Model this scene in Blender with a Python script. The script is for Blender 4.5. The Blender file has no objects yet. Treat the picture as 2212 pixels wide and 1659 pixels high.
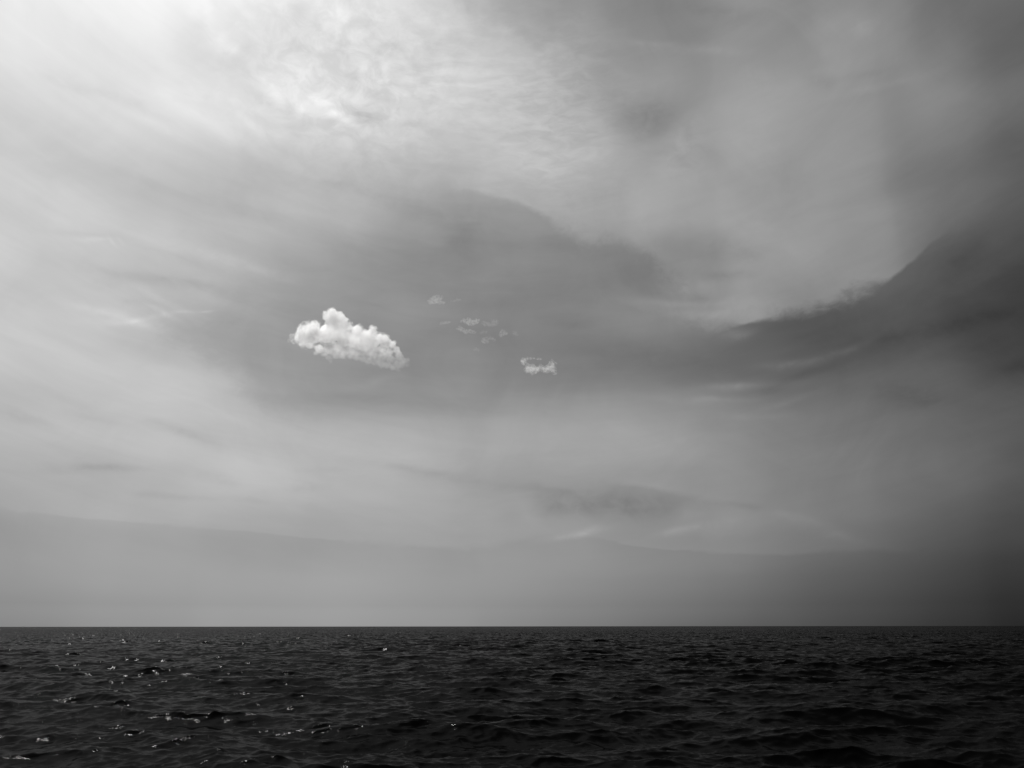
import bpy, math, random
import numpy as np

scene = bpy.context.scene
R = math.radians

# ------------------------------------------------------------------ camera
CAM_H = 4.2
F_PX = 770.0                      # focal length in pixels of a 1024 px wide picture
PITCH = math.atan((626.3 - 384.0) / F_PX)
cam_data = bpy.data.cameras.new("camera")
cam_data.sensor_width = 36.0
cam_data.lens = 36.0 * F_PX / 1024.0
cam_data.clip_start = 0.1
cam_data.clip_end = 200000.0
cam = bpy.data.objects.new("camera", cam_data)
cam.location = (0, 0, CAM_H)
cam.rotation_mode = 'XYZ'
cam.rotation_euler = (R(90) + PITCH, R(0.05), 0)
scene.collection.objects.link(cam)
scene.camera = cam

# ------------------------------------------------------------------ view and render settings
scene.view_settings.view_transform = 'Standard'
scene.view_settings.look = 'None'
scene.view_settings.exposure = 0.0
scene.view_settings.gamma = 1.0
scene.cycles.volume_bounces = 12
scene.cycles.max_bounces = 14
scene.cycles.volume_step_rate = 1.0
scene.cycles.volume_max_steps = 256
scene.cycles.use_denoising = True
scene.cycles.denoiser = 'OPENIMAGEDENOISE'
scene.cycles.denoising_input_passes = 'RGB_ALBEDO_NORMAL'
scene.cycles.sample_clamp_indirect = 4.0
scene.cycles.sample_clamp_direct = 14.0

SUN_AZ, SUN_EL = -38.0, 54.0      # degrees: azimuth right of the view axis, elevation
SKY_STRENGTH = 0.1

# ------------------------------------------------------------------ sun
sd = bpy.data.lights.new("sun", 'SUN')
sd.energy = 4.2
sd.angle = R(0.53)
sd.color = (1.0, 0.99, 0.975)
sun = bpy.data.objects.new("sun", sd)
sun.rotation_euler = (R(90 - SUN_EL), 0, R(180 - SUN_AZ))
sun.location = (0, 0, 50)
scene.collection.objects.link(sun)

# ------------------------------------------------------------------ sky: tone of the veil cloud by direction
def px_dir(x, y):
    """Unit direction of a point of the photograph (2212 x 1659 units)."""
    s = 1024.0 / 2212.0
    cx, cy = (x * s - 512.0) / F_PX, (384.0 - y * s) / F_PX
    c, sn = math.cos(PITCH), math.sin(PITCH)
    v = np.array([cx, c - sn * cy, sn + c * cy])
    return v / np.linalg.norm(v)

def px_azel(x, y):
    d = px_dir(x, y)
    return math.degrees(math.atan2(d[0], d[1])), math.degrees(math.asin(d[2]))

def azel_px(az, el):
    a, e = R(az), R(el)
    d = np.array([math.sin(a) * math.cos(e), math.cos(a) * math.cos(e), math.sin(e)])
    c, sn = math.cos(PITCH), math.sin(PITCH)
    fwd, up = d[1] * c + d[2] * sn, -d[1] * sn + d[2] * c
    if fwd < 0.15:
        fwd = 0.15
    s = 2212.0 / 1024.0
    return (512 + F_PX * d[0] / fwd) * s, (384 - F_PX * up / fwd) * s

GX = [0, 158, 316, 474, 632, 790, 948, 1106, 1264, 1422, 1580, 1738, 1896, 2054, 2212]
GY = [0, 97, 193, 290, 386, 483, 580, 676, 773, 870, 966, 1063, 1160, 1256, 1353]
GRID = np.array([
 [212, 210, 220, 214, 206, 213, 203, 156, 140, 131, 140, 133, 127, 111, 111],
 [212, 212, 206, 203, 203, 205, 198, 180, 157, 137, 130, 140, 140, 123, 93],
 [207, 201, 210, 219, 225, 211, 205, 192, 160, 148, 159, 149, 140, 132, 102],
 [192, 202, 206, 205, 199, 205, 195, 187, 174, 139, 154, 157, 138, 125, 98],
 [195, 192, 185, 171, 175, 182, 174, 180, 167, 160, 154, 151, 138, 113, 95],
 [207, 195, 193, 183, 182, 165, 146, 143, 162, 158, 159, 143, 138, 109, 89],
 [204, 178, 184, 179, 156, 146, 135, 137, 128, 129, 142, 151, 134, 87, 65],
 [195, 194, 184, 162, 154, 146, 137, 132, 126, 135, 148, 126, 86, 78, 60],
 [196, 198, 187, 152, 146, 141, 135, 129, 121, 111, 104, 93, 95, 92, 66],
 [182, 189, 199, 194, 155, 145, 147, 143, 144, 143, 128, 110, 103, 94, 85],
 [177, 185, 182, 181, 180, 180, 167, 164, 162, 155, 144, 118, 117, 97, 81],
 [160, 166, 176, 179, 175, 174, 165, 152, 140, 133, 136, 132, 119, 107, 88],
 [157, 159, 162, 162, 162, 163, 164, 159, 150, 144, 139, 126, 103, 83, 65],
 [143, 150, 155, 157, 158, 157, 152, 147, 139, 129, 115, 100, 82, 70, 58],
 [127, 136, 143, 146, 148, 148, 143, 135, 124, 111, 98, 84, 73, 62, 46]], float) / 255.0

# soft oval patches of thicker or thinner veil: x, y, half-length, half-width, slope in degrees, tone
PATCH = [
 (425, 15, 70, 20, 60, .035), (470, 80, 50, 20, 52, .04), (500, 95, 26, 12, 20, .03), (560, 150, 40, 9, 50, .03),
 (545, 270, 30, 8, 35, .03), (600, 205, 26, 9, 40, .025), (720, 30, 110, 26, 25, .04), (860, 40, 90, 18, 28, .02),
 (545, 12, 28, 12, 0, -.03), (640, 20, 22, 14, 20, -.035), (1010, 30, 60, 30, 30, -.03), (650, 90, 26, 10, 0, -.02),
 (640, 170, 90, 26, 48, .03), (600, 130, 50, 30, 30, .015), (680, 105, 14, 9, 20, -.03), (770, 130, 30, 22, 40, -.015),
 (735, 243, 22, 7, -12, .06), (762, 262, 40, 7, 32, .05), (660, 232, 26, 9, 40, .045), (700, 215, 24, 8, 20, .03),
 (790, 245, 36, 14, 8, -.055), (585, 222, 60, 16, 22, -.035), (820, 262, 50, 10, 20, -.03), (855, 235, 10, 26, 10, .02),
 (500, 235, 150, 32, 25, -.02), (250, 215, 160, 14, 24, -.025), (330, 275, 90, 9, 26, .02), (150, 190, 80, 9, 18, -.02),
 (450, 270, 100, 9, 27, .02), (280, 380, 110, 8, 22, -.015),
 (1400, 258, 68, 30, -22, -.045), (1330, 225, 60, 24, 20, -.02), (1640, 165, 70, 34, 5, .02), (1480, 300, 44, 60, 18, .04),
 (1440, 355, 60, 30, 10, .02), (1560, 25, 70, 24, 5, -.03), (1830, 60, 60, 20, 5, .02), (1765, 175, 34, 14, 20, -.025),
 (1400, 95, 60, 7, 4, .025), (1500, 110, 110, 10, 0, .02), (1900, 185, 110, 8, -14, .015), (1870, 160, 90, 8, -12, -.015),
 (1640, 300, 60, 60, 15, .01), (1600, 545, 70, 26, 5, -.03), (1570, 600, 60, 12, -4, -.035), (1640, 500, 60, 30, 20, .015),
 (1500, 652, 120, 9, 0, .03), (1520, 647, 40, 8, 0, -.03), (1560, 682, 110, 14, 3, .035), (1640, 668, 80, 14, 2, .02),
 (1540, 712, 60, 14, 12, .035), (1590, 728, 34, 9, -14, .03), (1690, 790, 60, 8, -5, .035), (1760, 775, 80, 7, -17, .03),
 (1830, 752, 60, 5, -25, .02), (1590, 836, 70, 8, -4, .05), (1560, 866, 60, 6, 0, .025), (1690, 872, 60, 6, -14, .02),
 (1720, 815, 80, 9, -20, -.02), (1650, 845, 40, 8, -4, -.025), (1480, 870, 80, 8, 4, .012), (1640, 900, 90, 10, 0, .015),
 (1960, 862, 80, 26, 4, -.035), (2195, 792, 50, 12, -8, -.025), (2060, 700, 160, 16, -12, -.03), (1880, 735, 90, 14, -10, -.01),
 (2120, 600, 120, 16, -20, .015), (2090, 560, 70, 14, -35, -.02),
 (1300, 1092, 150, 26, 2, -.04), (1180, 1058, 90, 10, 4, -.02), (1400, 1088, 80, 22, 4, -.02), (1165, 1100, 60, 22, 0, -.02), (1240, 1152, 60, 6, -10, .035), (1265, 1143, 24, 5, -20, .02),
 (1140, 1105, 40, 16, 35, .03), (1490, 1105, 40, 18, -10, .03), (1470, 1145, 60, 8, -12, .03), (1560, 1140, 90, 18, -6, .02),
 (1720, 1115, 70, 9, 12, .02), (1620, 1095, 70, 8, 8, -.02), (1800, 1150, 80, 12, 14, .015),
 (230, 670, 90, 8, 14, .035), (300, 690, 50, 6, 20, .03), (345, 666, 40, 5, 28, .035), (320, 682, 60, 5, -12, .025),
 (250, 690, 80, 9, 5, .02), (330, 630, 70, 8, 30, .02), (300, 645, 40, 8, 8, -.02), (195, 508, 45, 5, -2, .025),
 (235, 513, 14, 3, 50, .03), (255, 511, 14, 3, 45, .02), (445, 666, 16, 2.5, -8, .035), (400, 668, 26, 4, -4, .02),
 (560, 580, 110, 10, 16, .02), (440, 550, 170, 12, 17, .02), (300, 590, 150, 10, 10, -.025), (420, 610, 90, 10, 16, -.02),
 (180, 500, 90, 6, 4, -.015), (350, 540, 120, 8, 20, -.015), (550, 470, 150, 14, 20, -.015),
 (60, 900, 60, 12, 14, -.03), (210, 898, 50, 9, 14, -.02), (225, 1014, 90, 9, 1, -.035), (130, 1020, 60, 9, 4, -.015),
 (400, 935, 80, 9, 22, -.025), (470, 1035, 44, 9, 14, -.03), (640, 1058, 70, 10, -6, -.02), (375, 1076, 100, 7, 4, -.02),
 (560, 1085, 60, 7, 8, -.015), (860, 1012, 80, 8, 8, -.02), (970, 1030, 90, 9, 8, -.02), (700, 1020, 60, 6, 0, -.012),
 (1020, 535, 70, 40, 60, -.025), (950, 470, 90, 20, 18, -.015), (830, 430, 120, 14, 16, -.02), (700, 410, 90, 14, 12, -.015),
 (1330, 640, 100, 40, 0, -.015), (1230, 705, 60, 14, 0, -.02), (1400, 780, 110, 24, 4, -.015), (1040, 600, 40, 60, 10, .012),
 (1220, 545, 60, 16, 10, -.02), (1430, 640, 50, 10, 12, -.02), (815, 830, 60, 8, -14, .02), (740, 860, 60, 10, 0, -.012),
]
# cloud rims: points of the rim, tone on its upper side, how far that tone reaches up and down (degrees)
RIM = [
 ([(1200, 640, 0), (1430, 672, .2), (1560, 706, .6), (1640, 698, .95), (1740, 680, 1), (1850, 641, 1), (1920, 614, .9),
   (1975, 575, .5), (2020, 530, .25), (2090, 485, .1), (2230, 400, 0)], .17, 14.0, .32, 1),
 ([(600, 350, 0), (780, 378, .25), (960, 405, .35), (1060, 430, .6), (1140, 455, .8), (1200, 482, 1), (1260, 522, 1),
   (1330, 520, .8), (1380, 546, 1), (1440, 590, 1), (1500, 622, .7), (1580, 668, .15), (1700, 700, 0)], .085, 5.0, .55, 1),
 ([(-60, 1085, .6), (0, 1098, .8), (250, 1128, .8), (500, 1148, .7), (665, 1165, .8), (850, 1174, .9), (1050, 1178, 1),
   (1110, 1165, .7), (1281, 1160, .6), (1356, 1178, .9), (1506, 1190, 1), (1696, 1197, 1), (1856, 1187, .9),
   (1996, 1191, .4), (2100, 1192, .2), (2250, 1200, 0)], .028, 3.0, .14, 1),
 ([(1150, 1065, 0), (1280, 1046, .4), (1420, 1054, 1), (1500, 1070, .7), (1620, 1110, 0)], .045, 2.5, .16, 1),
 ([(40, 480, 0), (330, 655, .8), (370, 700, 1), (440, 760, 1), (520, 830, .9), (600, 893, .6), (760, 960, 0)], -.055, 7.0, 1.0, 1),
 ([(820, -10, 0), (960, 5, .6), (1010, 25, 1), (1080, 45, 1), (1130, 80, 1), (1200, 105, .7), (1270, 120, .3), (1420, 140, 0)], -.06, 4.0, .6, 1),
]

def smooth(t):
    t = np.clip(t, 0, 1)
    return t * t * (3 - 2 * t)

def patch_params(p):
    x, y, a, b, sl, tone = p
    az, el = px_azel(x, y)
    k = 1024 / 2212.0 / F_PX * 57.3
    ux = px_azel(x + 20, y)
    cosr = math.cos(R(az * 0 + 0))
    sx = (ux[0] - az) / 20.0            # degrees of azimuth per unit to the right
    ex = (ux[1] - el) / 20.0
    vy = px_azel(x, y - 20)
    sy = (vy[1] - el) / 20.0
    # direction of the long axis in az / el degrees
    c, s = math.cos(R(sl)), math.sin(R(sl))
    lx, ly = a * c * sx, a * (c * ex - s * sy)
    ang = math.atan2(ly, lx)
    la = math.hypot(lx, ly)
    lb = b * (abs(c) * sy + abs(s) * sx)
    return az, el, la, lb, ang, tone

PP = [patch_params(p) for p in PATCH]
RP = []
for pts, tone, up, dn, _ in RIM:
    q = [(*px_azel(x, y), w) for x, y, w in pts]
    RP.append((q, tone, up, dn))

def eval_features(az, el):
    v = 0.0
    for a0, e0, la, lb, ang, tone in PP:
        dx, dy = az - a0, el - e0
        u = (dx * math.cos(ang) + dy * math.sin(ang)) / la
        w = (-dx * math.sin(ang) + dy * math.cos(ang)) / lb
        v += tone * math.exp(-(u * u + w * w))
    for q, tone, up, dn in RP:
        A = [p[0] for p in q]
        e = np.interp(az, A, [p[1] for p in q])
        w = np.interp(az, A, [p[2] for p in q])
        d = el - e
        v += tone * w * smooth(d / (2 * dn) + .5) * math.exp(-max(d, 0) / up)
    return v

def to_disp(v): return v

res = np.zeros_like(GRID)
for j, y in enumerate(GY):
    for i, x in enumerate(GX):
        az, el = px_azel(x, y)
        res[j, i] = GRID[j, i] - eval_features(az, el)
blur = res.copy()

def cubic(p0, p1, p2, p3, t):
    return p1 + .5 * t * (p2 - p0 + t * (2 * p0 - 5 * p1 + 4 * p2 - p3 + t * (3 * (p1 - p2) + p3 - p0)))

def grid_at(x, y):
    fx = np.interp(x, GX, range(15)); fy = np.interp(y, GY, range(15))
    i, j = min(int(fx), 13), min(int(fy), 13)
    tx, ty = fx - i, fy - j
    rows = []
    for jj in range(j - 1, j + 3):
        jc = min(max(jj, 0), 14)
        g = [blur[jc, min(max(ii, 0), 14)] for ii in range(i - 1, i + 3)]
        rows.append(cubic(*g, tx))
    return cubic(*rows, ty)

AZK = np.concatenate([np.arange(-38, 39, 4.0), []])
ELK = np.arange(0, 49, 3.2)
M = np.array([[grid_at(*azel_px(a, e)) for a in AZK] for e in ELK])
BEHIND = 0.42
EPSR = 9
U, S, Vt = np.linalg.svd(M - BEHIND, full_matrices=False)

# ------------------------------------------------------------------ sky: world nodes
world = bpy.data.worlds.new("World")
scene.world = world
world.use_nodes = True
nt = world.node_tree
nt.nodes.clear()
class G:
    """small helper writing node maths"""
    def __init__(s, nt): s.nt = nt
    def n(s, t, **k):
        x = s.nt.nodes.new(t)
        for a, b in k.items(): setattr(x, a, b)
        return x
    def put(s, sock, v):
        if hasattr(v, 'node'): s.nt.links.new(v, sock)
        elif v is not None: sock.default_value = v
    def m(s, op, a, b=None, c=None, clamp=False):
        x = s.n('ShaderNodeMath', operation=op, use_clamp=clamp)
        s.put(x.inputs[0], a); s.put(x.inputs[1], b); s.put(x.inputs[2], c)
        return x.outputs[0]
    def vm(s, op, a, b=None, out=0):
        x = s.n('ShaderNodeVectorMath', operation=op)
        s.put(x.inputs[0], a); s.put(x.inputs[1], b)
        return x.outputs[out]
    def comb(s, a, b, c):
        x = s.n('ShaderNodeCombineXYZ')
        s.put(x.inputs[0], a); s.put(x.inputs[1], b); s.put(x.inputs[2], c)
        return x.outputs[0]
    def mapr(s, v, a, b, c, d, mode='LINEAR', clamp=True):
        x = s.n('ShaderNodeMapRange', interpolation_type=mode, clamp=clamp)
        s.put(x.inputs['Value'], v)
        for i, q in zip((1, 2, 3, 4), (a, b, c, d)): s.put(x.inputs[i], q)
        return x.outputs[0]
    def noise(s, vec, scale, detail=3, rough=.5, dist=0.0, lac=2.0):
        x = s.n('ShaderNodeTexNoise', noise_dimensions='3D')
        s.put(x.inputs['Vector'], vec); s.put(x.inputs['Scale'], scale)
        s.put(x.inputs['Detail'], detail); s.put(x.inputs['Roughness'], rough)
        s.put(x.inputs['Distortion'], dist); s.put(x.inputs['Lacunarity'], lac)
        return x
    def curve(s, v01, pts):
        """pts: (x in 0..1, y in 0..1)"""
        x = s.n('ShaderNodeFloatCurve')
        cm = x.mapping; cm.use_clip = False
        c = cm.curves[0]
        c.points[0].location = pts[0]; c.points[1].location = pts[-1]
        for p in pts[1:-1]: c.points.new(*p)
        for p in c.points: p.handle_type = 'AUTO'
        cm.update()
        s.put(x.inputs['Value'], v01)
        return x.outputs[0]

g = G(nt)
geo = g.n('ShaderNodeTexCoord').outputs['Generated']
dirn = g.vm('NORMALIZE', geo)
sep = g.n('ShaderNodeSeparateXYZ'); g.put(sep.inputs[0], dirn)
dx, dy, dz = sep.outputs
DEG = 180 / math.pi
az0 = g.m('MULTIPLY', g.m('ARCTAN2', dx, dy), DEG)
el0 = g.m('MULTIPLY', g.m('ARCSINE', g.m('MAXIMUM', g.m('ABSOLUTE', dz), 0.0001)), DEG)
# slow and fine wander of the cloud shapes
wn = g.noise(g.comb(g.m('MULTIPLY', az0, .045), g.m('MULTIPLY', el0, .09), 3.1), 1.0, 5, .58)
ws = g.n('ShaderNodeSeparateXYZ'); g.put(ws.inputs[0], wn.outputs['Color'])
wfade = g.mapr(el0, 0, 9, .15, 1)
azw = g.m('MULTIPLY_ADD', g.m('MULTIPLY', g.m('SUBTRACT', ws.outputs[0], .5), wfade), 3.0, az0)
elw = g.m('MULTIPLY_ADD', g.m('MULTIPLY', g.m('SUBTRACT', ws.outputs[1], .5), wfade), 2.0, el0)

def lut(az):  # azimuth -60..60 degrees -> 0..1
    return g.mapr(az, -60, 60, 0, 1)
azn = lut(azw)
eln = g.mapr(elw, 0, 60, 0, 1)

# sum of products of azimuth and elevation curves
tot = 0.0
for k in range(EPSR):
    ca, ce = Vt[k] * math.sqrt(S[k]), U[:, k] * math.sqrt(S[k])
    ra = max(abs(ca).max(), 1e-6); re = max(abs(ce).max(), 1e-6)
    pa = [(0, .5 + .5 * ca[0] / ra)] + [((a + 60) / 120., .5 + .5 * v / ra) for a, v in zip(AZK, ca)] + [(1, .5 + .5 * ca[-1] / ra)]
    pe = [(e / 60., .5 + .5 * v / re) for e, v in zip(ELK, ce)] + [(1, .5 + .5 * ce[-1] / re)]
    fa = g.m('SUBTRACT', g.curve(azn, pa), .5)
    fe = g.m('MULTIPLY', g.m('SUBTRACT', g.curve(eln, pe), .5), 4 * ra * re)
    tot = g.m('MULTIPLY_ADD', fa, fe, tot)
aside = g.mapr(g.m('ABSOLUTE', azw), 60, 150, 1, 0, 'SMOOTHSTEP')       # behind the camera and overhead the veil evens out
aside = g.m('MULTIPLY', aside, g.mapr(elw, 60, 88, 1, .3, 'SMOOTHSTEP'))
base = g.m('MULTIPLY_ADD', tot, aside, BEHIND)

pv = g.comb(azw, elw, 0.0)
feat = 0.0
for a0, e0, la, lb, ang, tone in PP:
    mp = g.n('ShaderNodeMapping', vector_type='TEXTURE')
    g.put(mp.inputs['Vector'], g.comb(azw, elw, feat))     # the running sum rides along unused, so the patches are worked out one by one
    mp.inputs['Location'].default_value = (a0, e0, 0)
    mp.inputs['Rotation'].default_value = (0, 0, ang)
    mp.inputs['Scale'].default_value = (la, lb, 1e6)
    r2 = g.vm('DOT_PRODUCT', mp.outputs[0], mp.outputs[0], out=1)
    e = g.m('POWER', math.exp(-1), r2)
    feat = g.m('MULTIPLY_ADD', e, tone, feat)
pm = g.noise(g.comb(g.m('MULTIPLY', azw, .55), g.m('MULTIPLY', elw, .8), 2.5), 1.0, 5, .6, .5)
feat = g.m('MULTIPLY', feat, g.mapr(pm.outputs[0], .32, .68, .5, 1.55))
rag = g.noise(g.comb(g.m('MULTIPLY', az0, .6), g.m('MULTIPLY', el0, .9), 5.5), 1.0, 6, .65, .3)
ragd = g.m('MULTIPLY', g.m('SUBTRACT', rag.outputs[0], .5), 2.0)
thin = g.noise(g.comb(g.m('MULTIPLY', az0, .13), g.m('MULTIPLY', el0, .2), 9.5), 1.0, 2, .5)
softv = g.mapr(thin.outputs[0], .38, .62, .5, 3.2)
for q, tone, up, dn in RP:
    A = [p[0] for p in q]
    lo, hi = A[0], A[-1]
    t = g.mapr(azw, lo, hi, 0, 1)
    ey = g.m('MULTIPLY', g.curve(t, [((a - lo) / (hi - lo), e / 60.) for a, e, w in q]), 60.0)
    ww = g.curve(t, [((a - lo) / (hi - lo), w) for a, e, w in q])
    d = g.m('SUBTRACT', elw, ey)
    dnv = g.m('MULTIPLY', softv, dn)
    d = g.m('MULTIPLY_ADD', ragd, g.m('MULTIPLY', dnv, 1.3), d)
    sm = g.mapr(d, g.m('MULTIPLY', dnv, -1), dnv, 0, 1, 'SMOOTHSTEP')
    dec = g.m('POWER', math.exp(-1), g.m('DIVIDE', g.m('MAXIMUM', d, 0.0), up))
    feat = g.m('MULTIPLY_ADD', g.m('MULTIPLY', g.m('MULTIPLY', sm, dec), ww), tone, feat)

# fibres of the veil: long low arcs, and short mottling high up left of the middle
bow = g.m('MULTIPLY_ADD', g.m('MULTIPLY', az0, az0), -.0042, elw)
fib = g.noise(g.comb(g.m('MULTIPLY', azw, .05), g.m('MULTIPLY', bow, .42), 7.7), 1.0, 6, .55, .35)
fib2 = g.noise(g.comb(g.m('MULTIPLY', azw, .16), g.m('MULTIPLY', bow, .9), 1.7), 1.0, 5, .6, .6)
fl = g.m('SUBTRACT', fib.outputs[0], .5)
fl2 = g.m('SUBTRACT', fib2.outputs[0], .5)
low = g.mapr(el0, 2, 12, .12, 1)
amp = g.m('MULTIPLY', low, g.mapr(az0, -10, 12, 1.0, .6))
tex = g.m('MULTIPLY', g.m('MULTIPLY_ADD', fl, .055, g.m('MULTIPLY', fl2, .04)), amp)
cur = g.noise(g.comb(g.m('MULTIPLY', azw, .11), g.m('MULTIPLY', elw, .15), 4.4), 1.0, 7, .6, 1.2)
tex = g.m('MULTIPLY_ADD', g.m('MULTIPLY', g.m('SUBTRACT', cur.outputs[0], .5), low), .07, tex)
def spot(ca, ce, ra, re):
    a_ = g.m('DIVIDE', g.m('SUBTRACT', azw, ca), ra); e_ = g.m('DIVIDE', g.m('SUBTRACT', elw, ce), re)
    return g.m('POWER', math.exp(-1), g.m('ADD', g.m('MULTIPLY', a_, a_), g.m('MULTIPLY', e_, e_)))
def grain(rot_deg, sx, sy, seed, rough=.6, dist=.5):
    rt = g.n('ShaderNodeMapping'); g.put(rt.inputs['Vector'], g.comb(azw, elw, seed))
    rt.inputs['Rotation'].default_value = (0, 0, R(rot_deg)); rt.inputs['Scale'].default_value = (sx, sy, 1)
    nn = g.noise(rt.outputs[0], 1.0, 6, rough, dist)
    return g.m('SUBTRACT', g.mapr(nn.outputs[0], .3, .7, 0, 1, 'SMOOTHSTEP'), .5)
c1, e1 = px_azel(760, 150); c2, e2 = px_azel(1180, 250); c3, e3 = px_azel(960, 160)
tex = g.m('MULTIPLY_ADD', g.m('MULTIPLY', grain(30, .5, .8, 3.0), spot(c1, e1, 9, 6)), .10, tex)
tex = g.m('MULTIPLY_ADD', g.m('MULTIPLY', grain(38, .28, 1.3, 6.0), spot(c3, e3, 6, 5)), .05, tex)
tex = g.m('MULTIPLY_ADD', g.m('MULTIPLY', grain(62, .5, 1.7, 9.0), spot(c2, e2, 6, 5.5)), .06, tex)

P = g.m('MAXIMUM', g.m('ADD', g.m('ADD', base, feat), tex), .03)
# glow round the sun, above the frame
sa, se = R(SUN_AZ), R(SUN_EL)
sdir = (math.sin(sa) * math.cos(se), math.cos(sa) * math.cos(se), math.sin(se))
cs = g.vm('DOT_PRODUCT', dirn, sdir, out=1)
glow = g.m('POWER', g.m('MAXIMUM', cs, 0.0), 40.0)
lin = g.m('MULTIPLY_ADD', glow, .9, g.m('POWER', P, 2.2))

sky = g.n('ShaderNodeTexSky', sky_type='NISHITA')
sky.sun_disc = False
sky.sun_elevation = R(SUN_EL)
sky.sun_rotation = R(SUN_AZ)
sky.air_density = 1.0; sky.dust_density = 1.0; sky.ozone_density = 1.0
bw = g.n('ShaderNodeRGBToBW'); g.put(bw.inputs[0], sky.outputs[0])
# the clear-sky light above is weighted by how much brighter or darker than its own mean the veil makes each direction
gam = g.m('MULTIPLY', g.m('ARCCOSINE', cs), DEG)
FK = [(0, 6.405), (1, 8.253), (2, 9.631), (4, 9.8), (7, 8.49), (10, 7.131), (15, 5.573), (20, 4.519), (30, 3.324), (40, 2.673), (55, 2.129), (90, 1.714)]
GK = [(0, 4.9), (4, 4.8), (8, 4.4), (13, 3.279), (20, 2.068), (30, 1.323), (40, 1.0), (50, 0.816), (60, 0.683), (75, 0.543), (90, 0.5), (120, 0.5), (180, 0.385)]
fe = g.m('MULTIPLY', g.curve(g.m('DIVIDE', el0, 90.0), [(e / 90., v / 10.) for e, v in FK]), 10.0)
fg = g.m('MULTIPLY', g.curve(g.m('DIVIDE', gam, 180.0), [(e / 180., v / 5.) for e, v in GK]), 5.0)
veil = g.m('DIVIDE', lin, g.m('MULTIPLY', g.m('MULTIPLY', fe, fg), SKY_STRENGTH))
final = g.m('MULTIPLY', bw.outputs[0], veil)
bg = g.n('ShaderNodeBackground')
g.put(bg.inputs['Color'], final)
bg.inputs['Strength'].default_value = SKY_STRENGTH
wo = g.n('ShaderNodeOutputWorld')
nt.links.new(bg.outputs[0], wo.inputs[0])
world.cycles.sampling_method = 'MANUAL'
world.cycles.sample_map_resolution = 512

# ------------------------------------------------------------------ helpers for objects
def tag(o, label=None, cat=None, group=None, kind=None):
    if label: o['label'] = label
    if cat: o['category'] = cat
    if group: o['group'] = group
    if kind: o['kind'] = kind
    return o

# ------------------------------------------------------------------ sea: one sheet of water out to the horizon
rng = np.random.default_rng(11)
def radii():
    r = [0.4]
    while r[-1] < 60000:
        d = r[-1]
        q = .06 if d < 9 else (.0027 if d < 1500 else (.01 if d < 4000 else .05))
        r.append(d * (1 + q) + (.0 if d > 9 else .02))
    return np.array(r)
RAD = radii()
fine = np.arange(-39, 39.001, .074)
AZ = np.radians(np.concatenate([np.arange(-180, -60, 4.0), np.arange(-60, -39, .6), fine, np.arange(39.6, 60, .6), np.arange(60, 180, 4.0)]))
nr, na = len(RAD), len(AZ)
rr, aa = np.meshgrid(RAD, AZ, indexing='ij')
X = (rr * np.sin(aa)).astype(np.float32).ravel()
Y = (rr * np.cos(aa)).astype(np.float32).ravel()
daz = np.gradient(AZ)
sp = np.maximum(np.gradient(RAD)[:, None], rr * daz[None, :] * .8).astype(np.float32).ravel()
Z = np.zeros_like(X); DX = np.zeros_like(X); DY = np.zeros_like(X)
NW = 190
lam = np.exp(np.linspace(math.log(.28), math.log(14.0), NW)) * rng.uniform(.97, 1.03, NW)
for i in range(NW):
    L = float(lam[i]); k = 2 * math.pi / L
    spread = 0.45 + .35 * min(1, max(0, math.log(11 / L) / 3.0))
    th = R(-97) + rng.normal() * spread           # travelling towards the camera, a little to the left
    octs = math.log2(11 / .28)
    var = .0052 * octs / NW * (2.4 if L > 4.5 else 4.2)
    if L > 8: var *= max(.12, 1 - (L - 8) / 7)
    if L < .6: var *= .75
    a = math.sqrt(2 * var) / k
    kx, ky = k * math.cos(th), k * math.sin(th)
    ph = rng.uniform(0, 2 * math.pi)
    f = np.clip(L / (1.9 * sp) - .6, 0, 1)
    idx = np.nonzero(f > 0)[0]
    t = (kx * X[idx] + ky * Y[idx] + ph).astype(np.float32)
    A = (a * f[idx]).astype(np.float32)
    s_, c_ = np.sin(t), np.cos(t)
    Z[idx] += A * c_
    q = 1.0
    DX[idx] -= q * A * s_ * math.cos(th); DY[idx] -= q * A * s_ * math.sin(th)
# patches of gust: waves higher and lower by area
gust = (1 + .20 * np.clip(X / (np.abs(Y) + 12), -.6, .6)) * (1 + .22 * np.sin(X / 23 + 1.3 * np.sin(Y / 31)) * np.sin(Y / 19 + 2 + .8 * np.sin(X / 41)))
Z *= gust; DX *= gust; DY *= gust
co = np.empty((nr * na, 3), np.float32)
co[:, 0] = X + DX; co[:, 1] = Y + DY; co[:, 2] = Z
i0 = (np.arange(nr - 1)[:, None] * na + np.arange(na - 1)[None, :]).ravel()
quads = np.stack([i0, i0 + na, i0 + na + 1, i0 + 1], 1)
i1 = np.arange(nr - 1) * na + na - 1
seam = np.stack([i1, i1 + na, i1 + 1, i1 + 1 - na], 1)
quads = np.concatenate([quads, seam])
quads = quads[:, ::-1]
me = bpy.data.meshes.new("water")
me.vertices.add(len(co)); me.vertices.foreach_set('co', co.ravel())
me.loops.add(quads.size); me.loops.foreach_set('vertex_index', quads.astype(np.int32).ravel())
me.polygons.add(len(quads))
me.polygons.foreach_set('loop_start', np.arange(0, quads.size, 4, dtype=np.int32))
me.polygons.foreach_set('use_smooth', np.ones(len(quads), bool))
me.update(calc_edges=True)
water = bpy.data.objects.new("water", me)
scene.collection.objects.link(water)
tag(water, 'dark rippled open sea reaching a level horizon', kind='structure')

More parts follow.
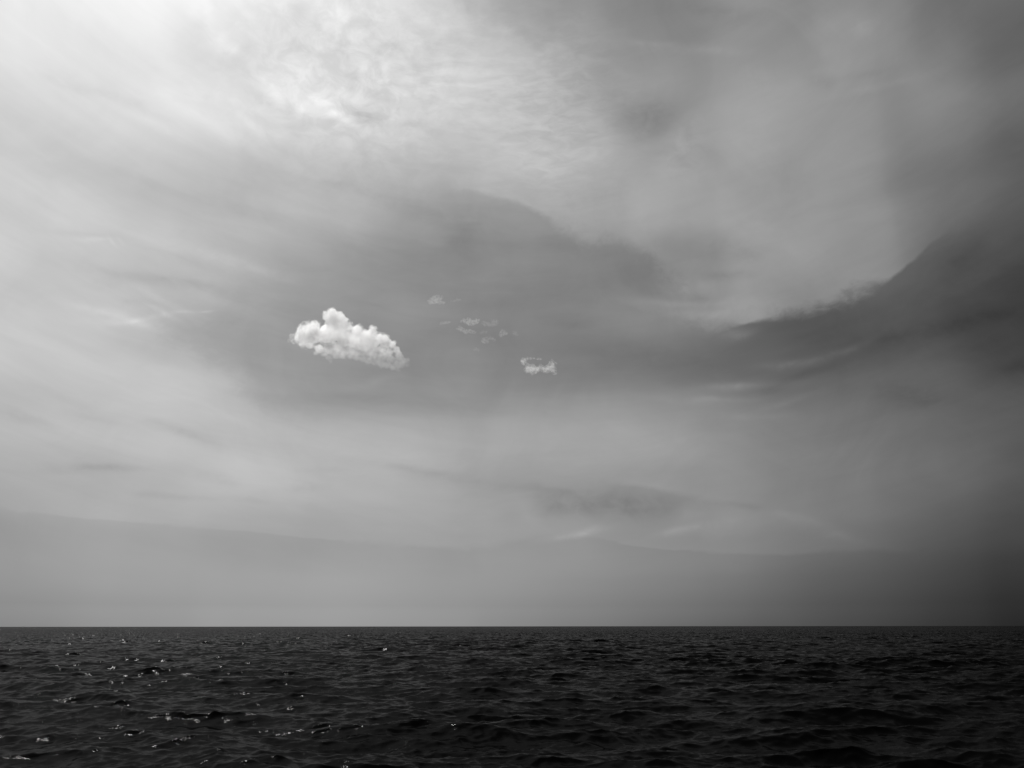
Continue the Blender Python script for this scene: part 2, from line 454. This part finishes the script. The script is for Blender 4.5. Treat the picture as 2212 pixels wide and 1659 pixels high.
m = bpy.data.materials.new("sea_water"); m.use_nodes = True
wt = m.node_tree; wt.nodes.clear(); g = G(wt)
obc = g.n('ShaderNodeTexCoord').outputs['Object']
mp = g.n('ShaderNodeMapping'); g.put(mp.inputs['Vector'], obc); mp.inputs['Scale'].default_value = (.7, 1.0, 1)
n1 = g.noise(mp.outputs[0], 3.2, 5, .62, .3)
n2 = g.noise(mp.outputs[0], 14.0, 3, .6, .2)
# out where the mesh grows coarse the metre-sized facets are carried by the normal
far = g.mapr(g.vm('LENGTH', obc, None, out=1), 60, 420, 0, 2.5)
n3 = g.noise(mp.outputs[0], .9, 3, .6, .2)
v3 = g.vm('SUBTRACT', n3.outputs['Color'], (.5, .5, .5))
v3 = g.vm('MULTIPLY', v3, (1, 1, 0))
sc3 = g.n('ShaderNodeVectorMath', operation='SCALE'); g.put(sc3.inputs[0], v3); g.put(sc3.inputs['Scale'], far)
gn = g.n('ShaderNodeNewGeometry').outputs['Normal']
nrm = g.vm('NORMALIZE', g.vm('ADD', gn, sc3.outputs[0]))
hgt = g.m('MULTIPLY_ADD', n1.outputs[0], .017, g.m('MULTIPLY', n2.outputs[0], .003))
bp = g.n('ShaderNodeBump'); bp.inputs['Strength'].default_value = 1.0; bp.inputs['Distance'].default_value = 1.0
g.put(bp.inputs['Height'], hgt); g.put(bp.inputs['Normal'], nrm)
fr = g.n('ShaderNodeFresnel'); fr.inputs['IOR'].default_value = 1.34; g.put(fr.inputs['Normal'], bp.outputs[0])
# small facets hide one another at a glance, so the sheen levels off instead of reaching a mirror's
fac = g.m('MINIMUM', fr.outputs[0], 0.8)
fac = g.m('MULTIPLY', g.m('POWER', fac, 1.45), 0.33)
gl = g.n('ShaderNodeBsdfGlossy'); g.put(gl.inputs['Roughness'], g.mapr(far, 0, 2.5, .03, .11))
gl.inputs['Color'].default_value = (1, 1, 1, 1); g.put(gl.inputs['Normal'], bp.outputs[0])
df = g.n('ShaderNodeBsdfDiffuse'); df.inputs['Color'].default_value = (.0012, .0012, .0012, 1)
mxs = g.n('ShaderNodeMixShader'); g.put(mxs.inputs[0], fac)
wt.links.new(df.outputs[0], mxs.inputs[1]); wt.links.new(gl.outputs[0], mxs.inputs[2])
mo = g.n('ShaderNodeOutputMaterial'); wt.links.new(mxs.outputs[0], mo.inputs[0])
me.materials.append(m)

# ------------------------------------------------------------------ low clouds: bodies of scattering mist
def cloud_material(name, density, cell, lo, hi, zfade=None, aniso=.35):
    m = bpy.data.materials.new(name); m.use_nodes = True
    t = m.node_tree; t.nodes.clear(); g = G(t)
    oc = g.n('ShaderNodeTexCoord').outputs['Object']
    n = g.noise(oc, 1.0 / cell, 5, .62, .4)
    d = g.mapr(n.outputs[0], lo, hi, 0, 1, 'SMOOTHSTEP')
    d = g.m('MULTIPLY', d, density)
    if zfade:                                   # the underside thins away
        sp = g.n('ShaderNodeSeparateXYZ'); g.put(sp.inputs[0], oc)
        slope = g.m('MULTIPLY_ADD', sp.outputs[0], zfade[2], sp.outputs[2])
        d = g.m('MULTIPLY', d, g.mapr(slope, zfade[0], zfade[1], zfade[3], 1, 'SMOOTHSTEP'))
    v = g.n('ShaderNodeVolumePrincipled')
    v.inputs['Color'].default_value = (1, 1, 1, 1)
    v.inputs['Anisotropy'].default_value = aniso
    g.put(v.inputs['Density'], d)
    o = g.n('ShaderNodeOutputMaterial'); t.links.new(v.outputs[0], o.inputs['Volume'])
    m.cycles.volume_step_rate = .35
    return m

ICO = None
def ico():
    global ICO
    if ICO is None:
        import bmesh
        bm = bmesh.new(); bmesh.ops.create_icosphere(bm, subdivisions=2, radius=1.0)
        ICO = (np.array([v.co[:] for v in bm.verts]), np.array([[v.index for v in f.verts] for f in bm.faces]))
        bm.free()
    return ICO

def cloud(name, label, cat, group, crop, blobs, dist, mat, seed, kids=(12, 6), voxel=3.0, flat=.75, turb=(.42, .3), swell=1.0, fringe_of=None, mid=None):
    """blobs: x, y, radius in a crop of the photograph (crop = origin x, origin y, enlargement; 2500 px units)"""
    r = random.Random(seed)
    ox, oy, zm = crop
    k = dist / (F_PX * 2500 / 1024.0)              # metres per photograph pixel at that distance
    xs = [b[0] for b in blobs]; ys = [b[1] for b in blobs]
    cx, cy = mid or ((min(xs) + max(xs)) / 2, (min(ys) + max(ys)) / 2)
    d = px_dir((ox + cx / zm) * .8848, (oy + cy / zm) * .8848)
    az, el = math.atan2(d[0], d[1]), math.asin(d[2])
    sph = []
    for X_, Y_, R_ in blobs:
        rad = R_ * swell / zm * k
        c = ((X_ - cx) / zm * k, r.uniform(-.5, .5) * rad, -(Y_ - cy) / zm * k / math.cos(el))
        sph.append((c, rad * .88))
        for _ in range(kids[0]):
            while True:
                v = np.array([r.gauss(0, 1), r.gauss(0, 1), r.gauss(0, 1)]); v /= np.linalg.norm(v)
                if v[2] > -.75: break
            r1 = rad * r.uniform(.5, 1) * turb[0]
            c1 = np.array(c) + v * (rad * .88 - r1 * .35)
            sph.append((c1, r1))
            for _ in range(kids[1]):
                w = np.array([r.gauss(0, 1), r.gauss(0, 1), r.gauss(0, 1)]); w /= np.linalg.norm(w)
                if np.dot(w, v) < 0: w = -w
                r2 = r1 * r.uniform(.5, 1) * turb[1] * 1.4
                sph.append((c1 + w * (r1 * .9), r2))
    vs, fs = ico()
    V = np.concatenate([vs * rad + np.array(c) for c, rad in sph])
    F = np.concatenate([fs + i * len(vs) for i in range(len(sph))])
    V[:, 1] *= flat
    me = bpy.data.meshes.new("lumps")
    me.from_pydata(V.tolist(), [], F.tolist())
    tmp = bpy.data.objects.new("lumps", me); scene.collection.objects.link(tmp)
    md = tmp.modifiers.new("remesh", 'REMESH'); md.mode = 'VOXEL'; md.voxel_size = voxel; md.use_smooth_shade = True
    dg = bpy.context.evaluated_depsgraph_get()
    out = bpy.data.meshes.new_from_object(tmp.evaluated_get(dg), depsgraph=dg)
    out.name = name
    bpy.data.objects.remove(tmp); bpy.data.meshes.remove(me)
    o = bpy.data.objects.new(name, out)
    out.materials.clear(); out.materials.append(mat)
    scene.collection.objects.link(o)
    if fringe_of is not None:
        o.parent = fringe_of
        return o
    o.location = (d[0] * dist, d[1] * dist, d[2] * dist + CAM_H)
    o.rotation_euler = (0, 0, -az)
    return tag(o, label, cat, group)

BIG = [(760, 230, 118), (680, 265, 92), (870, 265, 112), (950, 320, 86), (820, 370, 165), (960, 370, 95), (1030, 410, 85), (640, 200, 42), (690, 165, 36),
 (780, 170, 54), (930, 230, 42), (1000, 290, 40), (500, 430, 98), (400, 520, 138), (310, 560, 118), (270, 640, 100),
 (350, 690, 115), (170, 640, 54), (130, 690, 46), (200, 720, 52), (270, 450, 40), (470, 620, 170), (440, 750, 90), (330, 770, 58),
 (700, 560, 185), (880, 520, 175), (1000, 600, 165), (1180, 460, 115), (1180, 620, 155), (1330, 560, 140), (1430, 480, 100),
 (1410, 385, 52), (1470, 390, 44), (1560, 560, 108), (1640, 550, 84), (1660, 640, 108), (1420, 650, 140), (1300, 680, 125),
 (1760, 650, 80), (1800, 610, 40), (1840, 720, 72), (1880, 790, 70), (1910, 870, 78), (1980, 900, 66), (2030, 880, 42),
 (2030, 960, 46), (1930, 960, 75), (1860, 970, 78), (900, 760, 120), (1020, 800, 100), (1150, 790, 110), (1280, 810, 95), (1400, 800, 95),
 (760, 790, 115), (600, 800, 92), (680, 880, 70), (760, 940, 55), (790, 1000, 36), (1200, 890, 70), (1300, 910, 70), (1400, 930, 72),
 (1500, 955, 75), (1600, 975, 75), (1700, 990, 74), (1790, 1010, 70), (1540, 850, 60), (1640, 880, 60), (1740, 900, 66),
 (1880, 1050, 46), (1100, 880, 75), (960, 870, 80), (860, 880, 80), (540, 870, 44), (1500, 760, 80), (1600, 740, 80), (1720, 780, 80), (1480, 850, 76), (1570, 900, 66), (1660, 830, 76), (1780, 880, 66), (1590, 820, 70)]
mb = cloud_material("cumulus_mist", .05, 42, .26, .56, (-88, -5, -.06, .09), .5)
big = cloud("cumulus_cloud", "largest cloud, bright white and puffy with a knobbly top and grey underside",
      "cloud", "small low clouds over the sea", (700, 740, 6.9125), [b for b in BIG if b[0] > 215], 3000, mb, 5, (8, 3), 2.2, .8, (.42, .20), .93, None, (1080, 600))
fr1 = cloud_material("cumulus_fringe", .022, 13, .40, .66, (-90, 0, -.05, .25), .5)
cloud("ragged_fringe", None, None, None, (700, 740, 6.9125), BIG, 3000, fr1, 77, (10, 5), 2.6, .8, (.5, .45), 1.08, big, (1080, 600))

MID = [(1500, 1060, 30), (1520, 1035, 24), (1560, 1020, 18), (1610, 1018, 16), (1660, 1020, 14), (1710, 1028, 15), (1750, 1033, 14),
 (1510, 1095, 22), (1565, 1150, 34), (1560, 1190, 34), (1610, 1175, 46), (1660, 1180, 46), (1700, 1175, 38), (1740, 1145, 26),
 (1780, 1165, 30), (1810, 1190, 38), (1850, 1170, 38), (1890, 1150, 30), (1915, 1105, 34), (1925, 1150, 30), (1925, 1200, 32),
 (1955, 1235, 22), (1900, 1180, 30)]
mm = cloud_material("cloudlet_mist", .026, 13, .28, .58)
mid = cloud("cumulus_cloud", "small ragged cloud with a thin hook curling over its flat body",
      "cloud", "small low clouds over the sea", (1020, 700, 5.8211), MID, 3200, mm, 9, (7, 3), 1.8, .8, (.5, .3), 1.0)
fr2 = cloud_material("cloudlet_fringe", .016, 9, .38, .66)
cloud("ragged_fringe", None, None, None, (1020, 700, 5.8211), MID, 3200, fr2, 78, (8, 4), 2.0, .8, (.7, .5), 1.5, mid)

mw = cloud_material("wisp_mist", .011, 12, .38, .66)
WISPS = [
 ("highest wisp, a slanting pale tuft above the others between the two white clouds", [(180, 215, 22), (215, 205, 28), (250, 190, 32), (280, 175, 28), (310, 160, 20), (345, 147, 16), (300, 205, 24), (330, 215, 18), (352, 222, 16), (375, 222, 13)], 1.0),
 ("faint sliver of wisp just right of the highest tuft", [(480, 212, 10), (520, 205, 14), (560, 190, 15), (600, 180, 13)], .5),
 ("brightest wisp, a short lumpy bar in the middle of the scattered tufts", [(620, 490, 14), (650, 478, 18), (700, 500, 24), (740, 500, 30), (765, 520, 22), (800, 500, 26), (845, 492, 28)], 1.2),
 ("long narrow wisp sloping down to the right just below the brightest one", [(560, 600, 12), (600, 602, 20), (640, 615, 24), (690, 635, 24), (735, 630, 20), (780, 645, 18), (815, 648, 12)], 1.0),
 ("thin leftmost wisp, a streak rising to the right", [(330, 530, 12), (350, 524, 15), (372, 517, 17), (395, 511, 16), (418, 505, 15), (440, 500, 13), (462, 497, 11)], .8),
 ("broad dim wisp right of the brightest one, with a fold at its top", [(930, 515, 18), (955, 522, 20), (985, 528, 20), (1015, 532, 20), (1045, 535, 22), (1080, 530, 25), (1110, 500, 24), (1075, 477, 20)], .45),
 ("round tuft of wisp, rightmost but one of the scattered group", [(1185, 680, 20), (1215, 668, 26), (1250, 660, 20), (1180, 705, 14)], .8),
 ("small slanting wisp at the right end of the scattered group", [(1365, 650, 16), (1390, 668, 18), (1415, 686, 13)], .5),
 ("curved wisp with a brighter foot in the lower middle of the group", [(930, 765, 16), (955, 775, 26), (985, 780, 15), (960, 745, 15), (980, 737, 16), (1005, 730, 16), (1030, 729, 16), (1055, 733, 15), (1080, 745, 14), (1093, 765, 12)], .7),
 ("lowest wisp, a dim small arch under the rest of the group", [(800, 895, 12), (830, 885, 18), (855, 905, 15)], .5),
 ("flat dim wisp between the long sloping one and the round tuft", [(895, 655, 12), (930, 645, 17), (970, 640, 13)], .5),
]
for i, (lab, bl, dens) in enumerate(WISPS):
    mt = cloud_material("wisp_mist", .013 * dens, 10, .36, .68)
    cloud("wisp_cloud", lab, "wisp of cloud", "thin wisps scattered between the two white clouds", (1020, 700, 5.8211), bl, 3600, mt, 20 + i, (8, 4), 1.8, .8, (.8, .5), 1.5)
